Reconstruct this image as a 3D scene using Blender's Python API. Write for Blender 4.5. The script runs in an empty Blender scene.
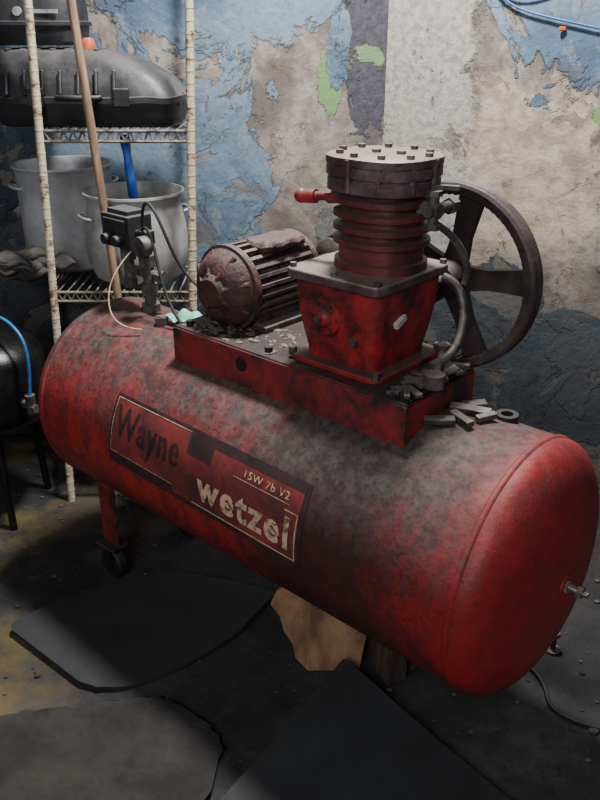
import bpy, bmesh, math, random
from mathutils import Vector, Matrix
random.seed(7)
S=bpy.context.scene
COL=S.collection
pi=math.pi

def rgb(r,g,b):
    f=lambda c:(c/255/12.92) if c/255<=0.04045 else ((c/255+0.055)/1.055)**2.4
    return (f(r),f(g),f(b),1.0)

# ---------------------------------------------------------------- node helper
class NT:
    def __init__(s,name):
        s.m=bpy.data.materials.new(name); s.m.use_nodes=True
        s.t=s.m.node_tree; s.t.nodes.clear()
        s.out=s.t.nodes.new('ShaderNodeOutputMaterial')
        s.b=s.t.nodes.new('ShaderNodeBsdfPrincipled')
        s.t.links.new(s.b.outputs[0],s.out.inputs[0])
        s.tc=s.t.nodes.new('ShaderNodeTexCoord')
        s.obj=s.tc.outputs['Object']
        sp=s.t.nodes.new('ShaderNodeSeparateXYZ'); s.L(s.obj,sp.inputs[0])
        s.x,s.y,s.z=sp.outputs
        g=s.t.nodes.new('ShaderNodeNewGeometry'); sn=s.t.nodes.new('ShaderNodeSeparateXYZ')
        s.L(g.outputs['Normal'],sn.inputs[0]); s.nz=sn.outputs[2]
    def L(s,a,b): s.t.links.new(a,b)
    def setin(s,sock,v):
        if hasattr(v,'links'): s.L(v,sock)
        else: sock.default_value=v
    def math(s,op,a,b=0.0,clamp=False):
        n=s.t.nodes.new('ShaderNodeMath'); n.operation=op; n.use_clamp=clamp
        s.setin(n.inputs[0],a); s.setin(n.inputs[1],b); return n.outputs[0]
    def noise(s,scale,detail=6,rough=.6,dist=0,stretch=None,off=None):
        n=s.t.nodes.new('ShaderNodeTexNoise')
        n.inputs['Scale'].default_value=scale; n.inputs['Detail'].default_value=detail
        n.inputs['Roughness'].default_value=rough; n.inputs['Distortion'].default_value=dist
        mp=s.t.nodes.new('ShaderNodeMapping')
        if stretch: mp.inputs['Scale'].default_value=stretch
        if off: mp.inputs['Location'].default_value=off
        s.L(s.obj,mp.inputs[0]); s.L(mp.outputs[0],n.inputs['Vector'])
        return n.outputs['Fac']
    def step(s,v,lo,hi):
        n=s.t.nodes.new('ShaderNodeMapRange'); n.clamp=True
        s.setin(n.inputs[0],v); n.inputs[1].default_value=lo; n.inputs[2].default_value=hi
        return n.outputs[0]
    def mix(s,f,a,b,mode='MIX'):
        n=s.t.nodes.new('ShaderNodeMix'); n.data_type='RGBA'; n.blend_type=mode
        s.setin(n.inputs[0],f); s.setin(n.inputs[6],a); s.setin(n.inputs[7],b); return n.outputs[2]
    def blob(s,cx,cz,rx,rz,nz,amp=.9,sharp=14):
        dx=s.math('DIVIDE',s.math('SUBTRACT',s.x,cx),rx); dz=s.math('DIVIDE',s.math('SUBTRACT',s.z,cz),rz)
        d=s.math('SQRT',s.math('ADD',s.math('MULTIPLY',dx,dx),s.math('MULTIPLY',dz,dz)))
        w=s.math('MULTIPLY',s.math('SUBTRACT',nz,.5),amp*2.2)
        v=s.math('ADD',s.math('SUBTRACT',1.0,d),w)
        return s.math('MULTIPLY',v,sharp,clamp=True)
    def fin(s,col,rough=.7,metal=0.0,bump=None,bs=.3,bd=.01):
        s.setin(s.b.inputs['Base Color'],col); s.setin(s.b.inputs['Roughness'],rough); s.setin(s.b.inputs['Metallic'],metal)
        if bump is not None:
            n=s.t.nodes.new('ShaderNodeBump'); n.inputs['Strength'].default_value=bs; n.inputs['Distance'].default_value=bd
            s.L(bump,n.inputs['Height']); s.L(n.outputs[0],s.b.inputs['Normal'])
        return s.m

def grime(name,base,dark,rough=.6,metal=0.,scale=12,lo=.4,hi=.62,dust=None,dustamt=.7,bs=.3,stretch=None,bd=.004):
    t=NT(name)
    n1=t.noise(scale,8,.65,.3,stretch=stretch); n2=t.noise(scale*5,4,.6,off=(3,1,2))
    c=t.mix(t.step(n1,lo,hi),dark,base)
    c=t.mix(t.math('MULTIPLY',t.step(n2,.55,.75),.35),c,dark)
    if dust:
        f=t.math('MULTIPLY',t.step(t.math('ADD',t.nz,t.math('MULTIPLY',t.math('SUBTRACT',n1,.5),1.2)),.35,.95),dustamt)
        c=t.mix(f,c,dust)
    r=t.math('ADD',t.math('MULTIPLY',n2,.3),rough-.15)
    return t.fin(c,r,metal,t.math('ADD',n1,t.math('MULTIPLY',n2,.4)),bs,bd)

# ---------------------------------------------------------------- materials
def m_tank():
    t=NT('tank_paint_red')
    n1=t.noise(4,9,.68,.5); n2=t.noise(40,6,.65); n3=t.noise(9,8,.7,1.0,stretch=(3.,.7,.7),off=(5,2,1)); n4=t.noise(110,4,.65); n5=t.noise(16,9,.75,.6,off=(1,7,3))
    n6=t.noise(6,10,.8,.4,off=(8,1,4))
    end=t.step(t.math('ADD',t.x,t.math('MULTIPLY',t.math('SUBTRACT',n1,.5),.2)),.56,.68)
    clean=t.math('SUBTRACT',1.0,t.math('MULTIPLY',end,.6))
    red=t.mix(t.step(n1,.35,.7),rgb(128,26,27),rgb(178,37,38))
    red=t.mix(t.math('MULTIPLY',t.math('MULTIPLY',t.step(n3,.48,.68),.72),clean),red,rgb(66,27,28))
    red=t.mix(t.math('MULTIPLY',t.math('MULTIPLY',t.step(n5,.50,.60),.6),clean),red,rgb(56,36,36))
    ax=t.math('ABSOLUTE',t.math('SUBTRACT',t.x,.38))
    pump_band=t.step(t.math('ADD',ax,t.math('MULTIPLY',t.math('SUBTRACT',n6,.5),.5)),.27,.10)  # ragged dark band around the tank below the pump
    red=t.mix(t.math('MULTIPLY',pump_band,.86),red,rgb(38,29,30))
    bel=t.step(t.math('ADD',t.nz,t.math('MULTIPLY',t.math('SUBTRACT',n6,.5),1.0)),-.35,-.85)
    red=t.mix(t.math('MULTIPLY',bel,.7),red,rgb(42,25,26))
    up=t.math('ADD',t.nz,t.math('MULTIPLY',t.math('SUBTRACT',n3,.5),.9))
    notend=t.step(t.x,.70,.64)
    d=t.math('MULTIPLY',t.step(up,.15,.68),t.math('ADD',.68,t.math('MULTIPLY',t.step(n5,.38,.6),.30)))
    d=t.math('MULTIPLY',d,t.math('ADD',.30,t.math('MULTIPLY',notend,.66)))
    c=t.mix(d,red,t.mix(t.step(n2,.38,.62),rgb(46,42,41),rgb(82,76,72)))
    c=t.mix(t.math('MULTIPLY',t.math('MULTIPLY',t.step(n4,.54,.64),.7),clean),c,rgb(34,25,25))
    c=t.mix(t.math('MULTIPLY',t.math('MULTIPLY',t.math('MULTIPLY',t.step(n6,.55,.63),.6),t.math('SUBTRACT',1.0,bel)),clean),c,rgb(38,31,31))
    r=t.math('ADD',.48,t.math('MULTIPLY',d,.35))
    return t.fin(c,r,0,t.math('ADD',t.math('MULTIPLY',n1,.5),t.math('ADD',t.math('MULTIPLY',n5,.3),t.math('MULTIPLY',n4,.4))),.5,.005)
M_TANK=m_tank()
M_RED=grime('red_cast_iron',rgb(164,38,40),rgb(58,28,29),.5,0,16,.37,.62,rgb(74,66,63),.85,.5)
M_BARREL=grime('red_barrel_sooty',rgb(112,44,45),rgb(52,34,35),.5,.1,18,.36,.66,rgb(88,78,76),.75,.45)
M_REDF=grime('red_frame_paint',rgb(136,37,38),rgb(44,29,29),.6,0,12,.39,.61,rgb(48,44,43),.95,.5)
M_IRON=grime('dirty_iron',rgb(104,98,95),rgb(44,38,38),.5,.3,20,.35,.65,rgb(120,113,108),.6,.5)
M_HEAD=grime('cylinder_head_iron',rgb(114,99,100),rgb(76,52,53),.45,.3,18,.4,.65,rgb(146,138,133),.6,.5)
M_MOTOR=grime('greasy_motor',rgb(84,68,66),rgb(34,28,28),.6,.1,26,.36,.6,rgb(112,101,97),.8,.7,bd=.006)
M_MOTORR=grime('greasy_motor_red',rgb(92,50,49),rgb(38,29,29),.6,.05,26,.4,.62,rgb(94,80,76),.7,.8,bd=.008)
M_WHEEL=grime('flywheel_iron',rgb(76,62,60),rgb(42,34,34),.6,.1,16,.36,.65,rgb(92,82,78),.5,.5)
M_BLACK=grime('black_rubber',rgb(30,30,32),rgb(15,15,17),.65,0,20,dust=rgb(58,56,54),dustamt=.4)
M_BLK2=grime('black_gloss_paint',rgb(20,20,23),rgb(10,10,12),.35,0,20)
M_CASE=grime('dusty_black_plastic',rgb(42,43,47),rgb(22,22,25),.5,0,14,.35,.6,rgb(90,88,88),.85,.4)
M_ALU=grime('aluminium_dull',rgb(206,206,208),rgb(150,150,152),.45,.25,7,.35,.65,bs=.15)
M_ALU2=grime('aluminium_sooty',rgb(186,186,184),rgb(130,130,128),.5,.2,7,.35,.65,bs=.25)
M_STEEL=grime('steel_bright',rgb(170,158,154),rgb(86,78,78),.4,.7,30)
M_POST=grime('shelf_post_rusty_cream',rgb(204,194,166),rgb(130,96,62),.6,0,30,.38,.47,bs=.5)
M_WIRE=grime('shelf_wire',rgb(134,128,116),rgb(78,62,50),.5,.2,26,.4,.52)
M_WOOD=grime('broom_wood',rgb(164,132,108),rgb(120,92,74),.6,0,14,stretch=(4,4,.6))
M_PLY=grime('plywood',rgb(176,134,98),rgb(112,84,64),.7,0,6,.38,.60,stretch=(2,2,.8),bs=.2)
M_WBLK=grime('dark_timber',rgb(84,66,56),rgb(48,38,34),.75,0,8,stretch=(4,4,.6))
M_MAT=grime('rubber_mat',rgb(44,46,48),rgb(24,25,27),.8,0,5,.34,.64,rgb(54,55,56),.35,.6)
M_MAT2=grime('cement_crusted_sheet',rgb(52,50,48),rgb(25,25,26),.9,0,6,.42,.60,rgb(60,57,50),.3,1.0,bd=.02)
M_BLUE=grime('blue_plastic',rgb(34,80,170),rgb(24,56,124),.4,0,10)
M_HOSE=grime('blue_hose',rgb(60,130,190),rgb(40,90,150),.4,0,10)
M_GREEN=grime('green_cloth',rgb(150,216,186),rgb(96,166,136),.8,0,20)
M_ORANGE=grime('orange_plastic',rgb(225,110,50),rgb(170,76,34),.5,0,20)
M_CREAM=grime('label_cream',rgb(200,172,140),rgb(120,76,66),.7,0,60,.34,.52)
M_LRED=grime('label_red',rgb(138,50,47),rgb(70,34,34),.68,0,9,.36,.62)
M_LBLK=grime('label_black',rgb(58,34,34),rgb(34,26,27),.65,0,18,.36,.6)
M_CHALK=grime('chalk_white',rgb(190,188,184),rgb(130,126,122),.8,0,20)
M_GRIT=grime('floor_grit',rgb(92,88,84),rgb(46,44,44),.9,0,10,bs=.6)

def wall_mat(kind):
    t=NT('peeling_wall_'+kind)
    nb=t.noise(3.2,10,.62,.5); nc=t.noise(7,10,.62,.6,off=(4,2,7)); nf=t.noise(45,8,.7); nh=t.noise(140,4,.6); nd=t.noise(3.4,10,.64,.8,off=(9,3,1))
    ne=t.noise(14,9,.66,.4,off=(2,6,1)); ng=t.noise(2.1,8,.6,.3,off=(5,5,2))
    plaster=t.mix(t.step(nb,.42,.58),rgb(104,97,91),rgb(156,147,138))
    plaster=t.mix(t.math('MULTIPLY',t.step(ne,.48,.60),.5),plaster,rgb(98,88,80))
    plaster=t.mix(t.math('MULTIPLY',t.step(nf,.50,.68),.45),plaster,rgb(88,78,71))
    plaster=t.mix(t.math('MULTIPLY',t.step(nh,.62,.75),.5),plaster,rgb(70,64,61))
    blue=t.mix(t.step(ng,.42,.58),rgb(76,98,120),rgb(114,136,156))
    blue=t.mix(t.math('MULTIPLY',t.step(ne,.54,.555),.4),blue,rgb(140,146,150))
    blue=t.mix(t.math('MULTIPLY',t.step(nf,.5,.7),.5),blue,rgb(68,78,88))
    slate=t.mix(t.step(nc,.38,.62),rgb(54,65,74),rgb(82,93,101))
    slate=t.mix(t.math('MULTIPLY',t.step(nf,.5,.66),.6),slate,rgb(44,46,48))
    c=plaster; h=t.math('ADD',t.math('MULTIPLY',nf,.18),t.math('ADD',t.math('MULTIPLY',ne,.35),t.math('MULTIPLY',nb,.8)))
    def lay(c,h,m,col,up=.5):
        return t.mix(m,c,col), t.math('ADD',h,t.math('MULTIPLY',m,up))
    if kind=='left':
        L=[(-.55,.98,.52,.42,blue),(-.22,1.60,.56,.17,blue),(-.85,1.45,.3,.2,blue),(-.30,.74,.34,.2,blue),
           (.235,1.50,.10,.34,t.mix(t.step(nf,.4,.6),rgb(82,80,88),rgb(60,60,69))),
           (.0,1.68,.14,.10,slate),
           (.10,1.32,.045,.10,rgb(112,146,92)),(.22,1.40,.06,.04,rgb(118,140,104)),(.13,1.42,.04,.12,blue),
           (.0,.42,1.2,.28,slate),(-1.6,.9,.7,1.2,slate),(.22,.76,.16,.16,t.mix(.5,slate,plaster))]
    else:
        L=[(.74,1.56,.40,.28,blue),(.36,1.60,.06,.06,blue),(1.1,1.35,.3,.2,blue),
           (.72,1.24,.035,.035,rgb(116,150,92)),
           (.78,.46,.62,.27,slate),(.1,.32,.5,.42,slate),(1.6,.8,.6,.7,slate)]
        cream=t.blob(.50,1.06,.30,.30,nc,.8,8)
        c=t.mix(t.math('MULTIPLY',cream,.75),c,t.mix(t.step(ne,.42,.58),rgb(152,136,116),rgb(196,183,162)))
        c=t.mix(t.math('MULTIPLY',t.step(nf,.54,.66),.4),c,rgb(104,92,82))
        strip=t.step(t.math('ADD',t.x,t.math('MULTIPLY',t.math('SUBTRACT',nc,.5),.25)),.31,.285)
        c=t.mix(strip,c,t.mix(t.step(nf,.42,.62),rgb(172,167,161),rgb(134,129,124)))
        h=t.math('ADD',h,t.math('MULTIPLY',strip,.35))
    for (cx,cz,rx,rz,col) in L:
        m=t.blob(cx,cz,rx,rz,nd if rx>.2 else nc,1.3,26)
        c,h=lay(c,h,m,col)
    ch=t.step(nc,.59,.598)
    c=t.mix(t.math('MULTIPLY',ch,.7),c,plaster); h=t.math('SUBTRACT',h,t.math('MULTIPLY',ch,.45))
    ch2=t.step(nd,.61,.618)
    c=t.mix(t.math('MULTIPLY',ch2,.6),c,t.mix(nf,rgb(146,138,128),rgb(98,91,84))); h=t.math('SUBTRACT',h,t.math('MULTIPLY',ch2,.4))
    ch3=t.step(ng,.395,.387)
    c=t.mix(t.math('MULTIPLY',ch3,.5),c,rgb(82,84,88)); h=t.math('ADD',h,t.math('MULTIPLY',ch3,.3))
    low_shade=t.step(t.z,.95,.25)  # shade painted into the wall colour, deeper towards the floor
    c=t.mix(t.math('MULTIPLY',low_shade,.7),c,rgb(34,35,38))
    return t.fin(c,.9,0,h,.85,.016)
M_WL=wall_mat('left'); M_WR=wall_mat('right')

def floor_mat():
    t=NT('dirty_concrete_floor')
    n1=t.noise(2.5,9,.68,.5); n2=t.noise(22,8,.7); n3=t.noise(90,5,.7); n4=t.noise(3.5,6,.6,.3,off=(4,4,0))
    c=t.mix(t.step(n1,.40,.60),rgb(42,41,42),rgb(76,73,71))
    c=t.mix(t.math('MULTIPLY',t.step(n2,.5,.68),.7),c,rgb(28,28,29))
    c=t.mix(t.math('MULTIPLY',t.step(n3,.6,.7),.6),c,rgb(118,112,104))
    px=t.step(t.x,-.40,-.8)
    yel=t.math('MULTIPLY',px,t.step(t.math('ADD',n4,t.math('MULTIPLY',n2,.3)),.60,.80))
    c=t.mix(t.math('MULTIPLY',yel,.75),c,rgb(146,124,70))
    dark=t.math('MULTIPLY',t.step(n4,.50,.42),.5)
    c=t.mix(dark,c,rgb(26,26,28))
    rear_shade=t.math('MULTIPLY',t.step(t.y,1.2,1.6),.5)  # shade under and behind the tank, painted into the floor colour
    c=t.mix(rear_shade,c,rgb(22,22,24))
    return t.fin(c,.85,0,t.math('ADD',t.math('MULTIPLY',n1,1.5),t.math('ADD',n2,t.math('MULTIPLY',n3,.6))),.7,.01)
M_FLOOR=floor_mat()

# ---------------------------------------------------------------- geometry helpers
class Group:
    def __init__(s,name,loc=(0,0,0),rz=0,world=True):
        s.o=bpy.data.objects.new(name,None); COL.objects.link(s.o)
        s.o.empty_display_size=.1
        s.o.location=loc; s.o.rotation_euler=(0,0,rz)
        s.world=world; s.inv=Matrix.Translation(-Vector(loc)) if world else Matrix.Identity(4)
    def add(s,ob):
        ob.parent=s.o; ob.matrix_parent_inverse=s.inv; return ob

def mkobj(name,bm,mat,smooth=True,bevel=0,par=None,angle=40):
    bmesh.ops.recalc_face_normals(bm,faces=bm.faces)
    me=bpy.data.meshes.new(name); bm.to_mesh(me); bm.free()
    ob=bpy.data.objects.new(name,me); COL.objects.link(ob)
    me.materials.append(mat)
    if smooth:
        for p in me.polygons: p.use_smooth=True
        try:
            me.set_sharp_from_angle(angle=math.radians(angle))
        except Exception: pass
    if bevel:
        b=ob.modifiers.new('bevel','BEVEL'); b.width=bevel; b.segments=2; b.limit_method='ANGLE'
    if par: par.add(ob)
    return ob

def A(axis):
    return {'z':Matrix.Identity(4),'x':Matrix.Rotation(pi/2,4,'Y'),'y':Matrix.Rotation(-pi/2,4,'X')}[axis]

def box(bm,c,s,rot=None):
    m=Matrix.Translation(c)
    if rot is not None: m=m@rot
    m=m@Matrix.Diagonal((s[0],s[1],s[2],1))
    bmesh.ops.create_cube(bm,size=1,matrix=m)

def cyl(bm,p0,p1,r,r2=None,seg=20):
    p0=Vector(p0);p1=Vector(p1); d=p1-p0
    q=d.to_track_quat('Z','Y').to_matrix().to_4x4()
    bmesh.ops.create_cone(bm,cap_ends=True,segments=seg,radius1=r,radius2=r if r2 is None else r2,depth=d.length,matrix=Matrix.Translation((p0+p1)/2)@q)

def lathe(bm,prof,seg=48,M=Matrix.Identity(4),closed=False):
    rings=[]
    for r,z in prof:
        if r<1e-6: rings.append([bm.verts.new(M@Vector((0,0,z)))])
        else: rings.append([bm.verts.new(M@Vector((r*math.cos(2*pi*i/seg),r*math.sin(2*pi*i/seg),z))) for i in range(seg)])
    n=len(rings); rng=range(n) if closed else range(n-1)
    for k in rng:
        a=rings[k];b=rings[(k+1)%n]
        for i in range(seg):
            j=(i+1)%seg
            if len(a)==1 and len(b)==1: continue
            if len(a)==1: bm.faces.new((a[0],b[i],b[j]))
            elif len(b)==1: bm.faces.new((a[i],a[j],b[0]))
            else: bm.faces.new((a[i],a[j],b[j],b[i]))

def loft(bm,secs,n=2.5,seg=48,M=Matrix.Identity(4)):
    rings=[]
    for s in secs:
        z,a,b=s[:3]; cx,cy=(s[3],s[4]) if len(s)>3 else (0,0)
        ring=[]
        for i in range(seg):
            t=2*pi*i/seg; c,si=math.cos(t),math.sin(t)
            x=a*math.copysign(abs(c)**(2/n),c); y=b*math.copysign(abs(si)**(2/n),si)
            ring.append(bm.verts.new(M@Vector((cx+x,cy+y,z))))
        rings.append(ring)
    for k in range(len(rings)-1):
        for i in range(seg):
            j=(i+1)%seg; bm.faces.new((rings[k][i],rings[k][j],rings[k+1][j],rings[k+1][i]))
    bm.faces.new(rings[0][::-1]); bm.faces.new(rings[-1])

def tube(name,pts,r,mat,par=None,closed=False,smooth=True):
    cu=bpy.data.curves.new(name,'CURVE'); cu.dimensions='3D'; cu.bevel_depth=r; cu.bevel_resolution=3; cu.use_fill_caps=True
    if smooth:
        sp=cu.splines.new('NURBS'); sp.points.add(len(pts)-1)
        for p,q in zip(sp.points,pts): p.co=(*q,1)
        sp.use_endpoint_u=True; sp.order_u=min(4,len(pts)); sp.use_cyclic_u=closed; sp.resolution_u=8
    else:
        sp=cu.splines.new('POLY'); sp.points.add(len(pts)-1)
        for p,q in zip(sp.points,pts): p.co=(*q,1)
        sp.use_cyclic_u=closed
    cu.materials.append(mat)
    ob=bpy.data.objects.new(name,cu); COL.objects.link(ob)
    if par: par.add(ob)
    return ob

# ---------------------------------------------------------------- room
WY=2.86
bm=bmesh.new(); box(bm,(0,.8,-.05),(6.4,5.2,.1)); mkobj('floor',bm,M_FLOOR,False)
def wall(name,s0,s1,loc,rz,mat):
    bm=bmesh.new(); box(bm,((s0+s1)/2,.06,1.4),(s1-s0,.12,2.8))
    o=mkobj(name,bm,mat,False); o.location=loc; o.rotation_euler=(0,0,rz); return o
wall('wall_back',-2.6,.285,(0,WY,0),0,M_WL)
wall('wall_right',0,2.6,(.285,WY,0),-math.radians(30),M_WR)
t=NT('ceiling_plaster'); nn=t.noise(4); M_CEIL=t.fin(t.mix(nn,rgb(110,108,106),rgb(140,138,134)),.9)
bm=bmesh.new(); box(bm,(0,1.4,2.85),(5.6,4.0,.1)); mkobj('ceiling',bm,M_CEIL,False)

# ---------------------------------------------------------------- AIR COMPRESSOR
AC=Group('air_compressor',(-.083,1.715,0),math.atan2(-.668,.744),world=False)
R=.260; ZC=.541; X0=-.58; X1=.688
def tz(ly): return ZC+math.sqrt(max(R*R-ly*ly,0))
bm=bmesh.new()
prof=[]
hd=.085
for i in range(13):
    a=pi/2*i/12; prof.append((R*math.sin(a)**.85 if i else 0,X0-hd*math.cos(a)))
for i in range(1,16): prof.append((R,X0+(X1-X0)*i/16))
for i in range(12,-1,-1):
    a=pi/2*i/12; prof.append((R*math.sin(a)**.85 if i else 0,X1+hd*math.cos(a)))
lathe(bm,prof,96,Matrix.Translation((0,0,ZC))@A('x'))
for xs in (X0+.005,X1-.01):
    pr=[(R-.002+.006*math.sin(2*pi*k/8),xs+.008*math.cos(2*pi*k/8)) for k in range(8)]
    lathe(bm,pr,96,Matrix.Translation((0,0,ZC))@A('x'),closed=True)
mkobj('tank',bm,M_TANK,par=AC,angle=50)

bm=bmesh.new(); ex=X1+hd
cyl(bm,(ex-.01,0,ZC),(ex+.008,0,ZC),.013,seg=6); cyl(bm,(ex+.008,0,ZC),(ex+.024,0,ZC),.008)
cyl(bm,(ex+.024,0,ZC),(ex+.034,0,ZC),.012,seg=6); cyl(bm,(ex+.034,0,ZC),(ex+.044,0,ZC),.006)
mkobj('drain_valve',bm,M_STEEL,par=AC)
bm=bmesh.new(); cyl(bm,(ex-.02,0,ZC-.0),(ex+.002,0,ZC),.024); mkobj('drain_boss',bm,M_TANK,par=AC)

# frame
FZ0,FZ1=.775,.858; FX0,FX1=-.175,.478; FY=.117
bm=bmesh.new()
box(bm,((FX0+FX1)/2,0,FZ1-.004),(FX1-FX0,2*FY,.008))
for sy in (-1,1):
    box(bm,((FX0+FX1)/2,sy*FY,(FZ0+FZ1)/2-.004),(FX1-FX0,.007,FZ1-FZ0))
box(bm,(FX0+.004,0,FZ1-.02),(.007,2*FY,.04))
pts=[(-FY,FZ1)]+[(-FY+2*FY*i/12,tz(-FY+2*FY*i/12)-.003) for i in range(13)]+[(FY,FZ1)]
f1=[bm.verts.new((FX1,y,z)) for y,z in pts]; f2=[bm.verts.new((FX1-.007,y,z)) for y,z in pts]
bm.faces.new(f1); bm.faces.new(f2[::-1])
for i in range(len(pts)):
    j=(i+1)%len(pts); bm.faces.new((f1[i],f1[j],f2[j],f2[i]))
mkobj('base_frame',bm,M_REDF,False,.0015,AC)
bm=bmesh.new()
cyl(bm,(.05,-FY-.002,FZ1-.035),(.05,-FY-.006,FZ1-.035),.016)
for x in (-.14,.11,.43,.455):
    cyl(bm,(x,-FY+.02,FZ1),(x,-FY+.02,FZ1+.014),.009,seg=6)
mkobj('frame_bolts',bm,M_BLACK,par=AC)

# motor ---------------------------------------------------------------
mc=Vector((-.075,.04,.948))
bm=bmesh.new()
nf=26; sec=[]
for i in range(nf):
    for k,rr in ((0,.078),(.4,.078),(.5,.095),(.85,.095)):
        a=2*pi*(i+k)/nf; rr*=1+.01*math.sin(i*5.3); sec.append((rr*math.cos(a),rr*math.sin(a)))
vs=[[bm.verts.new((mc.x+x,mc.y+yy,mc.z+z)) for x,z in sec] for yy in (-.075,.13)]
N=len(sec)
for i in range(N):
    j=(i+1)%N; bm.faces.new((vs[0][i],vs[0][j],vs[1][j],vs[1][i]))
bm.faces.new(vs[0]); bm.faces.new(vs[1][::-1])
mkobj('motor_body',bm,M_MOTOR,False,par=AC)
bm=bmesh.new()
lathe(bm,[(0,-.132),(.030,-.132),(.036,-.126),(.040,-.120),(.062,-.114),(.080,-.098),(.090,-.080),(.097,-.078),(.097,-.062),(0,-.062)],40,Matrix.Translation(mc)@A('y'))
lathe(bm,[(0,.125),(.096,.125),(.096,.14),(.077,.155),(.03,.162),(.026,.17),(0,.17)],40,Matrix.Translation(mc)@A('y'))
for i in range(8):
    a=2*pi*(i+.4)/8
    d=Vector((math.cos(a),0,math.sin(a)))
    cyl(bm,mc+d*.036+Vector((0,-.122,0)),mc+d*.088+Vector((0,-.088,0)),.006,seg=8)
mkobj('motor_end_shields',bm,M_MOTORR,True,par=AC)
bm=bmesh.new()
for sx in (-1,1):
    box(bm,mc+Vector((sx*.08,.02,-.083)),(.045,.16,.014)); box(bm,mc+Vector((sx*.066,.02,-.062)),(.012,.15,.045))
mkobj('motor_feet',bm,M_MOTOR,False,.003,AC)
bm=bmesh.new()
loft(bm,[(0,.042,.07),(.012,.045,.073),(.020,.040,.066),(.024,.03,.055)],4,40,Matrix.Translation(mc+Vector((.03,.05,.078))))
bmesh.ops.subdivide_edges(bm,edges=bm.edges,cuts=2)
for v in bm.verts:
    p=v.co; v.co+=Vector((math.sin(p.y*130+p.z*90),math.sin(p.x*140),math.sin(p.x*110+p.y*90)))*.0018
mkobj('motor_terminal_cover',bm,M_MOTORR,True,0,AC)
BY=.34
bm=bmesh.new(); cyl(bm,mc+Vector((0,.16,0)),mc+Vector((0,BY-mc.y+.03,0)),.011)
lathe(bm,[(0,-.022),(.045,-.022),(.05,-.018),(.04,-.009),(.05,0),(.04,.009),(.05,.018),(.045,.022),(0,.022)],32,Matrix.Translation((mc.x,BY,mc.z))@A('y'))
mkobj('motor_pulley',bm,M_IRON,par=AC)
bm=bmesh.new()
for i in range(130):
    x=random.uniform(-.168,.12); y=random.uniform(-.108,.03); r=random.uniform(.002,.008)
    bmesh.ops.create_icosphere(bm,subdivisions=2,radius=r,matrix=Matrix.Translation((x,y,FZ1))@Matrix.Rotation(random.random()*3,4,'Z')@Matrix.Diagonal((1.7,1.1,.6,1)))
mkobj('grease_dirt',bm,M_MOTOR,par=AC)

# pump ------------------------------------------------------------------
pc=(.27,.028); T=Matrix.Translation((pc[0],pc[1],0))
bm=bmesh.new()
loft(bm,[(.868,.090,.092),(.885,.092,.094),(.92,.099,.101),(.96,.106,.108),(1.0,.110,.111),(1.035,.111,.113)],7,64,T)
mkobj('crankcase',bm,M_RED,par=AC)
bm=bmesh.new()
loft(bm,[(.858,.118,.118),(.870,.118,.118)],9,64,T)
mkobj('crankcase_foot',bm,M_RED,par=AC,bevel=.002)
bm=bmesh.new()
loft(bm,[(1.033,.117,.124),(1.052,.117,.124)],12,64,T)
mkobj('crankcase_top_plate',bm,M_HEAD,par=AC,bevel=.003)
bm=bmesh.new()
for sx in (-1,0,1):
    for sy in (-1,1):
        p=(pc[0]+sx*.104,pc[1]+sy*.108); cyl(bm,(*p,1.05),(*p,1.060),.007,seg=6)
for sx in (-1,1):
    for sy in (-1,1):
        p=(pc[0]+sx*.107,pc[1]+sy*.107); cyl(bm,(*p,.865),(*p,.882),.009,seg=6)
mkobj('crankcase_bolts',bm,M_IRON,par=AC)
fy=pc[1]-.108
bm=bmesh.new(); bc=Matrix.Translation((pc[0]-.02,fy+.006,.965))@A('y')
lathe(bm,[(0,-.024),(.012,-.024),(.018,-.018),(.02,-.012),(.036,-.010),(.04,-.004),(.04,.01),(0,.01)],36,bc)
for i in range(6):
    a=2*pi*i/6; p=Vector((pc[0]-.02+.03*math.cos(a),fy-.004,.965+.03*math.sin(a)))
    cyl(bm,p,p+Vector((0,-.006,0)),.0045,seg=6)
mkobj('bearing_cover',bm,M_RED,par=AC)
bm=bmesh.new(); p=Vector((pc[0]+.05,fy+.016,.93)); cyl(bm,p,p+Vector((0,-.020,0)),.010,seg=6)
p=Vector((pc[0]-.02,fy-.016,.965)); cyl(bm,p,p+Vector((0,-.010,0)),.007,seg=6)
mkobj('oil_plug',bm,M_IRON,par=AC)
bm=bmesh.new(); box(bm,(pc[0]+.110,pc[1]-.04,.968),(.012,.035,.014),Matrix.Rotation(.4,4,'X')); mkobj('oil_sight',bm,M_CHALK,par=AC,bevel=.003)
pb=(.288,.042); Tb=Matrix.Translation((pb[0],pb[1],0))
bm=bmesh.new()
loft(bm,[(1.05,.090,.082),(1.068,.090,.082),(1.07,.082,.074),(1.100,.082,.074)],2.4,56,Tb)
z=1.098; secs=[]
for i in range(4):
    secs+=[(z,.078,.070),(z+.003,.093,.085),(z+.013,.093,.085),(z+.016,.078,.070)]; z+=.0255
secs.append((1.212,.078,.070))
loft(bm,secs,2.4,56,Tb)
mkobj('cylinder_barrel',bm,M_BARREL,par=AC)
bm=bmesh.new()
loft(bm,[(1.200,.096,.088),(1.202,.102,.094),(1.224,.102,.094),(1.225,.097,.089),(1.229,.097,.089),(1.230,.104,.096),(1.247,.104,.096),(1.248,.100,.092),(1.250,.100,.092),(1.251,.105,.097),(1.264,.105,.097),(1.266,.101,.093)],2.7,64,Tb)
mkobj('cylinder_head',bm,M_HEAD,par=AC)
bm=bmesh.new()
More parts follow.
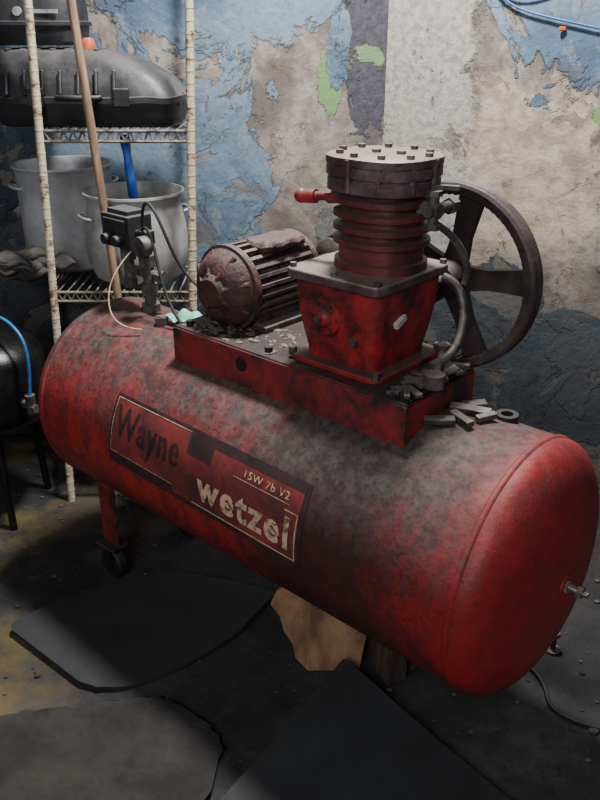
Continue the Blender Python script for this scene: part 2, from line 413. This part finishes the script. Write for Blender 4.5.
for i in range(10):
    a=2*pi*(i+.3)/10; p=(pb[0]+.090*math.cos(a),pb[1]+.080*math.sin(a))
    cyl(bm,(*p,1.264),(*p,1.273),.0075,seg=6)
    cyl(bm,(pb[0]+.101*math.cos(a),pb[1]+.093*math.sin(a),1.204),(pb[0]+.101*math.cos(a),pb[1]+.093*math.sin(a),1.262),.008,seg=10)
for p in ((pb[0]-.02,pb[1]),(pb[0]+.03,pb[1]+.01)):
    cyl(bm,(*p,1.264),(*p,1.272),.009,seg=6)
mkobj('head_bolts',bm,M_HEAD,par=AC)
bm=bmesh.new(); z=1.175
cyl(bm,(pb[0]-.085,pb[1]-.03,z+.005),(pb[0]-.165,pb[1]-.045,z-.002),.009)
cyl(bm,(pb[0]-.08,pb[1]-.028,z+.006),(pb[0]-.11,pb[1]-.034,z+.003),.015,seg=6)
bmesh.ops.create_uvsphere(bm,u_segments=16,v_segments=10,radius=.015,matrix=Matrix.Translation((pb[0]-.170,pb[1]-.045,z-.002)))
cyl(bm,(pb[0]-.135,pb[1]-.04,z),(pb[0]-.16,pb[1]-.044,z-.002),.014)
mkobj('intake_valve',bm,M_RED,par=AC)
bm=bmesh.new()
q=Vector((pb[0]+.085,pb[1]+.0,1.175))
cyl(bm,q,q+Vector((.045,.0,0)),.014,seg=6); cyl(bm,q+Vector((.03,-.02,0)),q+Vector((.03,.05,.0)),.011); cyl(bm,q+Vector((.03,.05,-.0)),q+Vector((.03,.07,0)),.016,seg=6)
cyl(bm,q+Vector((.03,0,-.03)),q+Vector((.03,0,.03)),.010); cyl(bm,q+Vector((.03,0,.026)),q+Vector((.03,0,.036)),.015,seg=6)
cyl(bm,q+Vector((.03,0,-.036)),q+Vector((.03,0,-.026)),.015,seg=6)
box(bm,q+Vector((.04,.02,.040)),(.05,.012,.008),Matrix.Rotation(.4,4,'Z'))
mkobj('discharge_fittings',bm,M_IRON,par=AC)
tube('discharge_pipe',[(.40,.05,1.15),(.42,.11,1.12),(.44,.14,1.06),(.43,.13,1.02)],.007,M_IRON,AC)
tube('return_hose',[(.385,.12,1.03),(.42,.135,1.02),(.45,.125,.95),(.45,.085,.885),(.43,.03,.878)],.009,M_IRON,AC)

# flywheel -------------------------------------------------------------
wc=Vector((.275,BY,.960)); RW=.214
bm=bmesh.new(); MW=Matrix.Translation(wc)@A('y')
lathe(bm,[(RW-.024,-.020),(RW-.006,-.023),(RW,-.020),(RW-.006,-.013),(RW-.006,-.007),(RW,-.002),(RW,.002),(RW-.006,.007),(RW-.006,.013),(RW,.020),(RW-.006,.023),(RW-.024,.020)],96,MW,closed=True)
lathe(bm,[(0,-.05),(.035,-.05),(.042,-.03),(.042,.03),(.035,.04),(0,.04)],32,MW)
for i in range(5):
    a=2*pi*i/5+.12
    d=Vector((math.cos(a),0,math.sin(a))); w=Vector((-math.sin(a),0,math.cos(a)))
    v=[]
    for rr,hw in ((.03,.030),(.1,.022),(RW-.018,.030)):
        for sy,off in ((-1,-1),(1,-1),(1,1),(-1,1)):
            v.append(bm.verts.new(wc+d*rr+w*hw*off+Vector((0,.009*sy,0))))
    for k in range(2):
        b=k*4
        for j in range(4):
            j2=(j+1)%4; bm.faces.new((v[b+j],v[b+j2],v[b+4+j2],v[b+4+j]))
for i in range(72):
    a=2*pi*i/72; c=wc+Vector(((RW-.024)*math.cos(a),0,(RW-.024)*math.sin(a)))
    box(bm,c,(.006,.032,.005),Matrix.Rotation(-a,4,'Y'))
mkobj('flywheel',bm,M_WHEEL,par=AC,angle=35)
bm=bmesh.new(); cyl(bm,(pc[0],pc[1]+.08,.960),(pc[0],BY+.05,.960),.017); cyl(bm,(pc[0],pc[1]+.09,.960),(pc[0],pc[1]+.13,.960),.04)
mkobj('crankshaft',bm,M_IRON,par=AC)
for k,oy in enumerate((-.010,.010)):
    r1=.046; r2=RW-.004; D=wc.x-mc.x
    pts=[]
    al=math.acos((r1-r2)/D)
    for i in range(17):
        a=al+(2*pi-2*al)*i/16; pts.append((mc.x+r1*math.cos(a),BY+oy,mc.z+r1*math.sin(a)))
    for i in range(33):
        a=-al+(2*al)*i/32; pts.append((wc.x+r2*math.cos(a),BY+oy,wc.z+r2*math.sin(a)))
    tube('drive_belt_%d'%(k+1),pts,.0055,M_WHEEL,AC,closed=True,smooth=False)

# pressure switch & fittings --------------------------------------------
sx_,sy_=-.435,.02; zt=tz(sy_)
bm=bmesh.new()
cyl(bm,(sx_,sy_,zt-.01),(sx_,sy_,zt+.02),.026,seg=6); cyl(bm,(sx_,sy_,zt),(sx_,sy_,.93),.015)
cyl(bm,(sx_,sy_,.845),(sx_,sy_,.875),.023,seg=6); cyl(bm,(sx_,sy_,.92),(sx_,sy_,.95),.024,seg=6)
cyl(bm,(sx_-.08,sy_,.9),(sx_+.05,sy_,.9),.013); cyl(bm,(sx_+.04,sy_,.9),(sx_+.065,sy_,.9),.018,seg=6)
cyl(bm,(sx_-.08,sy_-.0,.86),(sx_-.08,sy_,.96),.014); cyl(bm,(sx_-.08,sy_,.925),(sx_-.08,sy_,.955),.022,seg=6); cyl(bm,(sx_-.08,sy_,.85),(sx_-.08,sy_,.875),.020,seg=6)
cyl(bm,(sx_+.04,sy_-.03,.985),(sx_+.04,sy_-.055,.985),.026); cyl(bm,(sx_+.04,sy_-.03,.9),(sx_+.04,sy_-.03,.985),.007)
mkobj('pressure_pipe_fittings',bm,M_IRON,par=AC)
bm=bmesh.new()
box(bm,(sx_-.075,sy_,1.005),(.115,.075,.085)); box(bm,(sx_-.075,sy_,1.052),(.085,.055,.014)); box(bm,(sx_-.005,sy_,.995),(.045,.035,.035))
cyl(bm,(sx_-.10,sy_-.02,.985),(sx_-.10,sy_-.06,.985),.014); cyl(bm,(sx_-.055,sy_-.02,.985),(sx_-.055,sy_-.06,.985),.014)
box(bm,(sx_-.075,sy_-.04,1.02),(.09,.006,.035))
mkobj('pressure_switch',bm,M_CASE,False,.006,AC)
tube('switch_cable',[(sx_-.01,sy_,1.02),(sx_+.01,sy_-.01,1.10),(sx_+.07,sy_-.02,1.09),(sx_+.11,sy_-.01,.98),(sx_+.14,sy_+.02,.9),(sx_+.22,sy_+.03,.87),(sx_+.28,sy_+.03,.9)],.004,M_BLACK,AC)
tube('gauge_cable',[(sx_-.02,sy_,1.0),(sx_+.03,sy_-.02,1.05),(sx_+.08,sy_-.03,.98),(sx_+.12,sy_-.05,.87),(sx_+.18,sy_-.05,.82)],.004,M_BLACK,AC)
tube('thin_wire',[(sx_-.02,sy_-.02,.97),(sx_-.03,sy_-.09,.92),(sx_-.02,sy_-.13,.85),(sx_+.03,sy_-.14,.795),(sx_+.1,sy_-.11,.80)],.0018,M_CREAM,AC)
bm=bmesh.new(); cyl(bm,(-.33,-.03,tz(-.03)-.01),(-.33,-.03,tz(-.03)+.02),.018,seg=6); mkobj('tank_plug',bm,M_IRON,par=AC)

# legs ------------------------------------------------------------------
for k,(lx,ly) in enumerate(((-.5,-.14),(-.5,.14))):
    bm=bmesh.new()
    zt_=ZC-math.sqrt(R*R-ly*ly)+.03
    box(bm,(lx,ly,(zt_+.11)/2),(.07,.008,zt_-.11)); box(bm,(lx-.034,ly+.02*(1 if ly<0 else -1),(zt_+.11)/2),(.008,.045,zt_-.11))
    box(bm,(lx,ly,.112),(.08,.06,.008))
    mkobj('leg_%d'%(k+1),bm,M_REDF,False,.002,AC)
    bm=bmesh.new()
    lathe(bm,[(0,-.016),(.042,-.016),(.048,-.01),(.048,.01),(.042,.016),(0,.016)],32,Matrix.Translation((lx,ly,.048))@A('y'))
    box(bm,(lx,ly-.022,.078),(.03,.004,.07)); box(bm,(lx,ly+.022,.078),(.03,.004,.07))
    mkobj('caster_%d'%(k+1),bm,M_BLACK,par=AC)
bm=bmesh.new(); box(bm,(.34,.14,.17),(.06,.01,.34)); box(bm,(.34,.14,.006),(.1,.06,.012)); mkobj('leg_3',bm,M_REDF,False,.002,AC)

# label -------------------------------------------------------------------
LX0=-.275
def lab(s,t,off):
    ph=math.radians(93)+s*.14-t/R*(1+s*.12); r=R+off
    return Vector((LX0+s,-r*math.sin(ph),ZC+r*math.cos(ph)))
def patch(bm,s0,s1,t0,t1,off,ns=16,nt=10):
    g=[[bm.verts.new(lab(s0+(s1-s0)*i/ns,t0+(t1-t0)*j/nt,off)) for j in range(nt+1)] for i in range(ns+1)]
    for i in range(ns):
        for j in range(nt): bm.faces.new((g[i][j],g[i+1][j],g[i+1][j+1],g[i][j+1]))
def frame_(bm,s0,s1,t0,t1,w,off):
    patch(bm,s0,s1,t0,t0+w,off); patch(bm,s0,s1,t1-w,t1,off); patch(bm,s0,s0+w,t0,t1,off); patch(bm,s1-w,s1,t0,t1,off)
LW=.62
bm=bmesh.new(); patch(bm,0,LW,0,.172,.0012,40,14); mkobj('label_background',bm,M_LBLK,par=AC)
bm=bmesh.new(); patch(bm,.008,LW-.012,.012,.164,.0018,40); mkobj('label_red_fields',bm,M_LRED,par=AC)
bm=bmesh.new(); patch(bm,.008,.27,.1622,.164,.0024); patch(bm,.008,.0098,.03,.164,.0024); patch(bm,.008,.235,.03,.0318,.0024)
patch(bm,.30,.606,.014,.0170,.0024); patch(bm,.603,.606,.014,.11,.0024); patch(bm,.57,.606,.1075,.110,.0024)
patch(bm,.42,.58,.120,.1212,.0024)
mkobj('label_borders',bm,M_CREAM,par=AC)
bm=bmesh.new(); patch(bm,.272,.35,.118,.166,.0021); patch(bm,.35,LW-.010,.152,.168,.0021); patch(bm,.008,.235,.006,.0295,.0021)
mkobj('label_dark_band',bm,M_LBLK,par=AC)
def label_text(name,body,s0,s1,t0,t1,mat,bold=.0,space=1.12):
    cu=bpy.data.curves.new('tmp','FONT'); cu.body=body; cu.offset=bold; cu.resolution_u=4; cu.space_character=space
    ob=bpy.data.objects.new('tmp',cu); COL.objects.link(ob)
    bpy.context.view_layer.update()
    me=bpy.data.meshes.new_from_object(ob.evaluated_get(bpy.context.evaluated_depsgraph_get()))
    bpy.data.objects.remove(ob)
    xs=[v.co.x for v in me.vertices]; ys=[v.co.y for v in me.vertices]
    x0,x1,y0,y1=min(xs),max(xs),min(ys),max(ys)
    bm=bmesh.new(); bm.from_mesh(me); bmesh.ops.triangulate(bm,faces=bm.faces)
    bmesh.ops.subdivide_edges(bm,edges=[e for e in bm.edges if e.calc_length()>.2],cuts=3)
    bmesh.ops.triangulate(bm,faces=bm.faces)
    for v in bm.verts:
        v.co=lab(s0+(v.co.x-x0)/(x1-x0)*(s1-s0),t0+(v.co.y-y0)/(y1-y0)*(t1-t0),.0034)
    mkobj(name,bm,mat,False,par=AC)
label_text('label_text_upper','Wayne',.02,.250,.050,.148,M_LBLK,.012)
label_text('label_text_lower','wetzel',.318,.588,.032,.098,M_CREAM,.03,1.16)
label_text('label_text_small','15W 7b V2',.45,.575,.128,.143,M_CREAM,.0)

# loose scrap on the frame and tank -----------------------------------------
def cgroup(name):
    g=Group(name,(0,0,0)); g.o.location=AC.o.location; g.o.rotation_euler=AC.o.rotation_euler; g.inv=Matrix.Identity(4); return g
SC=cgroup('scrap_metal')
bm=bmesh.new()
def rb(c,s,rz,rx=0): box(bm,c,s,Matrix.Rotation(rz,4,'Z')@Matrix.Rotation(rx,4,'X'))
rb((.445,.0,.868),(.07,.016,.012),.3); rb((.45,.06,.87),(.05,.03,.006),-.5,.3); rb((.46,-.03,.868),(.04,.02,.01),1.1)
for i in range(12):
    rb((random.uniform(.42,.47),random.uniform(-.1,.1),.868),(random.uniform(.02,.05),random.uniform(.008,.018),.008),random.uniform(0,3),random.uniform(-.2,.2))
for (x,y,l,w,r) in ((.50,-.04,.06,.018,.7),(.53,-.01,.06,.016,-.4),(.52,.04,.08,.02,.3),(.56,.03,.045,.014,1.2),(.50,.09,.05,.02,.9)):
    rb((x,y,tz(y)+.010),(l,w,.012),r,.15)
mkobj('scrap_pieces',bm,M_IRON,False,.002,SC)
bm=bmesh.new()
lathe(bm,[(.012,0),(.022,0),(.022,.016),(.012,.016)],28,Matrix.Translation((.575,.085,tz(.085)-.002)),closed=True)
mkobj('ring_nut',bm,M_BLACK,par=SC)
bm=bmesh.new(); w0=Vector((.40,.12,.876)); w1=Vector((.47,-.02,.874))
cyl(bm,w0,w1,.008); cyl(bm,w1+Vector((0,0,-.012)),w1+Vector((0,0,.014)),.021); cyl(bm,w0+Vector((0,0,-.012)),w0+Vector((0,0,.014)),.016,seg=6)
WR=cgroup('wrench')
mkobj('wrench_body',bm,M_HEAD,par=WR)
bm=bmesh.new(); bmesh.ops.create_grid(bm,x_segments=18,y_segments=12,size=.5)
for v in bm.verts:
    x,y=v.co.x*.12,v.co.y*.07
    lx,ly=-.265+x,.01+y
    v.co=Vector((lx,ly,tz(ly)+.010+.014*abs(math.sin(x*60+y*50))+.02*max(0,1-((x/.05)**2+(y/.03)**2))))
GC=cgroup('green_rag')
mkobj('cloth',bm,M_GREEN,par=GC)

# ---------------------------------------------------------------- shelf
SH=Group('storage_shelf',(-.52,2.55,0))
sxl,sxr=-.735,-.31; yf,yb=2.355,2.74
def postx(x0,z): return x0+.045*(z-1.15)
for k,(x,y) in enumerate(((sxl,yf),(sxr,yf),(sxl-.12,yb),(sxr-.045,yb))):
    bm=bmesh.new(); p0=Vector((postx(x,0),y,0)); p1=Vector((postx(x,1.85),y,1.85))
    cyl(bm,p0,p1,.0115)
    for i in range(60):
        c=p0.lerp(p1,(i+.5)/60); cyl(bm,c-Vector((0,0,.0016)),c+Vector((0,0,.0016)),.0124,seg=14)
    mkobj('post_%d'%(k+1),bm,M_POST,par=SH)
for k,z in enumerate((.22,.745,1.215)):
    bm=bmesh.new(); xl=postx(sxl,z)-.12; xr=postx(sxr,z)
    for zz in (z,z-.028):
        cyl(bm,(xl+.12,yf,zz),(xr,yf,zz),.0045,seg=8); cyl(bm,(xl,yb,zz),(xr-.04,yb,zz),.0045,seg=8)
        cyl(bm,(xr,yf,zz),(xr-.04,yb,zz),.0045,seg=8); cyl(bm,(xl+.12,yf,zz),(xl,yb,zz),.0045,seg=8)
    n=16
    for i in range(n):
        x=xl+.12+(xr-xl-.12)*i/n; cyl(bm,(x,yf,z-.028),(x+(xr-xl-.12)/n/2,yf,z),.003,seg=6); cyl(bm,(x+(xr-xl-.12)/n/2,yf,z),(x+(xr-xl-.12)/n,yf,z-.028),.003,seg=6)
    for i in range(18):
        x=xl+.02+(xr-xl-.06)*i/17; cyl(bm,(max(x,xl+.12),yf,z+.002),(x,yb,z+.002),.0028,seg=6)
    mkobj('wire_tray_%d'%(k+1),bm,M_WIRE,par=SH)

def pot(name,loc,prof,mat,hz,hr):
    g=Group(name,loc); bm=bmesh.new(); lathe(bm,prof,64,Matrix.Translation(loc)); mkobj('pot_body',bm,mat,par=g)
    for k,s in enumerate((-1,1)):
        a=.5 if s>0 else .5+pi
        ca,sa=math.cos(a),math.sin(a); px,py=-sa,ca
        P=lambda r,w,z:(loc[0]+ca*r+px*w,loc[1]+sa*r+py*w,loc[2]+z)
        tube('handle_%d'%(k+1),[P(hr-.004,-.04,hz),P(hr+.02,-.04,hz+.005),P(hr+.028,0,hz+.008),P(hr+.02,.04,hz+.005),P(hr-.004,.04,hz)],.005,mat,g)
    return g
pot('cooking_pot',(-.515,2.515,.752),[(0,0),(.115,0),(.138,.012),(.156,.06),(.160,.11),(.155,.17),(.144,.225),(.144,.24),(.152,.262),(.156,.265),(.156,.272),(.149,.272),(.14,.245),(.138,.22),(.15,.16),(.154,.1),(.148,.05),(.12,.012),(0,.01)],M_ALU2,.2,.15)
pot('stock_pot',(-.775,2.69,.752),[(0,0),(.14,0),(.15,.01),(.152,.3),(.158,.318),(.162,.322),(.160,.328),(.153,.326),(.147,.305),(.146,.02),(.14,.01),(0,.01)],M_ALU,.26,.15)

BR=Group('dish_brush',(-.49,2.44,1.05)); bm=bmesh.new()
d=Vector((-.012,-.0,.19)).normalized(); b0=Vector((-.488,2.44,.81))
q=d.to_track_quat('Z','Y').to_matrix().to_4x4()
MB=Matrix.Translation(b0)@q
loft(bm,[(.20,.013,.010),(.21,.020,.015),(.27,.018,.013),(.33,.015,.011),(.37,.020,.015),(.385,.017,.012)],2.5,24,MB)
mkobj('handle',bm,M_BLUE,par=BR)
bm=bmesh.new(); cyl(bm,b0,b0+d*.245,.005); box(bm,b0+d*.03,(.05,.03,.09)); mkobj('shaft',bm,M_BLACK,par=BR)

# dusty tool case
TC=Group('tool_case',(-.62,2.55,1.22)); bm=bmesh.new()
TM=Matrix.Translation((-.615,2.555,1.222))
loft(bm,[(0,.255,.15),(.012,.265,.158),(.06,.27,.165),(.062,.276,.171),(.078,.276,.171),(.08,.268,.163),(.12,.252,.15,-.014,0),(.16,.215,.13,-.045,0),(.192,.165,.105,-.08,0),(.2,.15,.09,-.09,0)],6,64,TM)
for v in bm.verts:
    p=v.co; v.co+=Vector((0,math.sin(p.x*60+p.z*40),math.sin(p.x*45+p.y*30)))*.002
mkobj('case_shell',bm,M_CASE,par=TC)
bm=bmesh.new()
for i in range(7):
    x=-.83+i*.042; box(bm,(x,2.555,1.420),(.012,.18,.010))
for i in range(7):
    x=-.82+i*.05; box(bm,(x,2.407,1.335),(.010,.03,.07),Matrix.Rotation(-.35,4,'X'))
for x in (-.74,-.50): box(bm,(x,2.384,1.30),(.045,.014,.05))
box(bm,(-.36,2.5,1.29),(.03,.12,.03))
mkobj('case_ribs_and_latches',bm,M_CASE,False,.004,TC)
tube('case_handle',[(-.68,2.385,1.30),(-.68,2.36,1.30),(-.56,2.36,1.30),(-.56,2.385,1.30)],.008,M_CASE,TC)

VC=Group('vacuum_cleaner',(-.80,2.62,1.44)); bm=bmesh.new()
loft(bm,[(0,.13,.1),(.01,.14,.11),(.05,.145,.115),(.052,.152,.122),(.062,.152,.122),(.064,.145,.115),(.15,.14,.11),(.2,.11,.09)],3.5,48,Matrix.Translation((-.775,2.60,1.432)))
mkobj('body',bm,M_CASE,par=VC)
bm=bmesh.new(); cyl(bm,(-.79,2.49,1.52),(-.79,2.478,1.52),.012); box(bm,(-.72,2.484,1.52),(.085,.006,.01)); mkobj('badge',bm,M_CHALK,par=VC)
OG=Group('orange_cap',(-.60,2.5,1.42)); bm=bmesh.new()
lathe(bm,[(0,.03),(.012,.03),(.018,.022),(.022,.004),(.022,0),(0,0)],20,Matrix.Translation((-.61,2.52,1.422))); mkobj('cap',bm,M_ORANGE,par=OG)

RG=Group('rag_pile',(-.76,2.45,.76)); bm=bmesh.new()
for i in range(9):
    c=Vector((random.uniform(-.92,-.76),random.uniform(2.42,2.46),.775+i*.008))
    bmesh.ops.create_icosphere(bm,subdivisions=3,radius=.055,matrix=Matrix.Translation(c)@Matrix.Rotation(random.uniform(-.3,.3),4,'Z')@Matrix.Diagonal((1.3,.7,.35,1)))
for v in bm.verts: v.co+=Vector((math.sin(v.co.y*90),math.cos(v.co.x*80),math.sin(v.co.x*70+v.co.y*60)))*.006
mkobj('rags',bm,M_GRIT,par=RG)
CB=Group('cardboard_box',(-.5,2.56,.3)); bm=bmesh.new(); box(bm,(-.55,2.56,.34),(.34,.26,.22)); box(bm,(-.55,2.43,.46),(.33,.12,.004),Matrix.Rotation(.5,4,'X'))
mkobj('carton',bm,M_WBLK,False,.004,CB)

BS=Group('broomstick',(-.52,2.325,0)); bm=bmesh.new(); cyl(bm,(-.507,2.318,0),(-.612,2.322,1.85),.0125,.0115); mkobj('stick',bm,M_WOOD,par=BS)

PT=Group('pressure_cylinder',(-.985,2.32,0)); bm=bmesh.new(); pl=Matrix.Translation((-.985,2.32,0))
prof=[(0,.30)]
for i in range(1,9):
    a=pi/2*i/8; prof.append((.185*math.sin(a)**.9,.40-.10*math.cos(a)))
for i in range(1,9):
    a=pi/2*i/8; prof.append((.185*math.cos(a)**.9 if i<8 else .03,.54+.10*math.sin(a)))
prof+=[(.03,.655),(0,.655)]
lathe(bm,prof,56,pl)
mkobj('vessel',bm,M_BLK2,par=PT)
bm=bmesh.new()
for i in range(3):
    a=2*pi*i/3+.9; c,s_=math.cos(a),math.sin(a); cyl(bm,(-.985+.13*c,2.32+.13*s_,.36),(-.985+.15*c,2.32+.15*s_,0),.012)
mkobj('vessel_legs',bm,M_BLK2,par=PT)
bm=bmesh.new(); cyl(bm,(-.985,2.32,.65),(-.985,2.32,.72),.015); cyl(bm,(-.985,2.32,.69),(-.92,2.28,.69),.010); cyl(bm,(-.85,2.215,.44),(-.79,2.165,.44),.013,seg=6); cyl(bm,(-.81,2.18,.42),(-.81,2.18,.48),.015); mkobj('valve',bm,M_IRON,par=PT)
tube('air_hose',[(-.93,2.29,.69),(-.88,2.24,.71),(-.82,2.2,.68),(-.79,2.18,.62),(-.81,2.18,.48)],.005,M_HOSE,PT)

def wr(s,z,o=.012):
    a=-math.radians(30); return (.285+math.cos(a)*s+math.sin(a)*o, WY+math.sin(a)*s-math.cos(a)*o, z)
BC=Group('blue_cable',wr(.5,1.5))
tube('cable_1',[wr(.31,1.66),wr(.33,1.60),wr(.38,1.545),wr(.47,1.515),wr(.60,1.49),wr(.74,1.46),wr(1.2,1.40)],.0036,M_HOSE,BC)
tube('cable_2',[wr(.32,1.64),wr(.36,1.57),wr(.43,1.55),wr(.52,1.57),wr(.6,1.61),wr(.7,1.68)],.003,M_HOSE,BC)
bm=bmesh.new(); p=Vector(wr(.56,1.475,.01)); box(bm,p,(.02,.010,.012)); mkobj('orange_clip',bm,M_ORANGE,False,.003,BC)

# ---------------------------------------------------------------- floor things
def sheet(name,pts,thick,mat,zf=lambda x,y:0,cuts=7):
    g=Group(name,(pts[0][0],pts[0][1],0)); bm=bmesh.new()
    bm.faces.new([bm.verts.new((x,y,0)) for x,y in pts])
    bmesh.ops.triangulate(bm,faces=bm.faces)
    bmesh.ops.subdivide_edges(bm,edges=bm.edges,cuts=cuts,use_grid_fill=True)
    r=bmesh.ops.extrude_face_region(bm,geom=bm.faces[:])
    up=[v for v in r['geom'] if isinstance(v,bmesh.types.BMVert)]
    for v in up: v.co.z+=thick
    for v in bm.verts: v.co.z+=zf(v.co.x,v.co.y)+.001
    mkobj(name+'_sheet',bm,mat,True,par=g,angle=30); return g
def rounded(poly,r=.04,n=5,jit=0):
    out=[]; N=len(poly)
    for i in range(N):
        p=Vector(poly[i]); a=(Vector(poly[i-1])-p).normalized(); b=(Vector(poly[(i+1)%N])-p).normalized()
        for k in range(n+1):
            t=k/n; v=(p+a*r)*(1-t)**2+p*2*t*(1-t)+(p+b*r)*t**2
            out.append((v.x+random.uniform(-jit,jit),v.y+random.uniform(-jit,jit)))
    return out
sheet('rubber_mat',rounded([(-.79,1.69),(-.52,1.475),(-.42,1.478),(-.30,1.55),(-.17,1.66),(-.06,1.84),(-.40,1.95),(-.66,1.83)],.04,5,.002),.010,M_MAT,lambda x,y:.006*(1+math.sin(x*9+y*5)))
sheet('rubber_mat.001',rounded([(.11,1.52),(-.34,.94),(.15,.56),(.62,.96)],.012,3),.012,M_MAT,lambda x,y:max(0,(y-1.15))*.14+.003*(1+math.sin(x*17)))
sheet('cement_crusted_sheet',rounded([(-.33,1.45),(-.50,1.42),(-.66,1.41),(-.95,1.30),(-.95,.80),(-.45,.70),(-.36,.92),(-.20,1.13),(-.17,1.32)],.05,5,.006),.005,M_MAT2,lambda x,y:.005*(1+math.sin(x*14+y*9))+.004*(1+math.sin(y*31+x*11)))
PL=Group('plywood_board',(.06,1.55,0)); bm=bmesh.new()
pp=[(.02,0),(.15,0),(.17,.14),(.175,.245),(.06,.252),(.01,.248),(-.030,.256),(-.058,.234),(-.072,.20),(-.050,.165),(-.040,.12),(-.018,.08),(-.012,.04)]
fr=[bm.verts.new((x,1.548+.06*z,z)) for x,z in pp]; bk=[bm.verts.new((x,1.560+.06*z,z)) for x,z in pp]
bm.faces.new(fr); bm.faces.new(bk[::-1])
for i in range(len(pp)):
    j=(i+1)%len(pp); bm.faces.new((fr[i],fr[j],bk[j],bk[i]))
mkobj('board',bm,M_PLY,False,.002,PL)
WB=Group('wooden_block',(.22,1.55,0)); bm=bmesh.new(); box(bm,(.228,1.53,.139),(.055,.06,.276),Matrix.Rotation(.5,4,'Z')); box(bm,(.24,1.64,.05),(.16,.1,.1),Matrix.Rotation(.4,4,'Z')); mkobj('block',bm,M_WBLK,False,.004,WB)
FC=Group('power_cable',(.6,1.5,0)); tube('cable',[(.45,1.72,.01),(.56,1.60,.01),(.62,1.50,.01),(.58,1.42,.01),(.66,1.36,.01),(.80,1.32,.01),(1.1,1.3,.01)],.005,M_BLACK,FC)
BT=Group('bolt',(.66,1.62,0)); bm=bmesh.new(); cyl(bm,(.66,1.62,0),(.66,1.62,.05),.007); cyl(bm,(.66,1.62,.05),(.66,1.62,.062),.014,seg=6); cyl(bm,(.66,1.62,0),(.66,1.62,.008),.02); mkobj('bolt_body',bm,M_IRON,par=BT)
GR=Group('floor_gravel',(0,1.6,0)); bm=bmesh.new()
for i in range(900):
    x=random.uniform(-1.1,1.2); y=random.uniform(1.0,2.75); r=random.choice((.002,.002,.003,.003,.004,.006))*random.uniform(.7,1.3)
    if x>.35 and y<1.9 and random.random()<.5: r*=1.4
    bmesh.ops.create_icosphere(bm,subdivisions=1,radius=r,matrix=Matrix.Translation((x,y,r*.6))@Matrix.Diagonal((1.4,1,.7,1)))
mkobj('gravel',bm,M_GRIT,False,par=GR)

# ---------------------------------------------------------------- lights
def area(name,loc,tgt,size,power,col):
    l=bpy.data.lights.new(name,'AREA'); l.size=size; l.energy=power; l.color=col
    o=bpy.data.objects.new(name,l); COL.objects.link(o); o.location=loc
    o.rotation_euler=(Vector(tgt)-Vector(loc)).to_track_quat('-Z','Y').to_euler(); return o
area('ceiling_lamp',(.1,1.98,2.72),(.15,2.08,0),.25,112,(1,.98,.95))
area('fill_light',(-.7,-.8,2.1),(.1,1.8,.8),1.0,34,(.95,.97,1))  # added fill from the camera side, no doorway modelled
w=bpy.data.worlds.new('World'); S.world=w; w.use_nodes=True
w.node_tree.nodes['Background'].inputs[0].default_value=(.78,.84,.95,1); w.node_tree.nodes['Background'].inputs[1].default_value=.14

# ---------------------------------------------------------------- camera
cd=bpy.data.cameras.new('camera'); cam=bpy.data.objects.new('camera',cd); COL.objects.link(cam)
cd.sensor_fit='VERTICAL'; cd.sensor_height=36; cd.lens=36.0; cd.clip_start=.01
cam.location=(0,0,1.48); cam.rotation_euler=(math.radians(65),0,0)
S.camera=cam
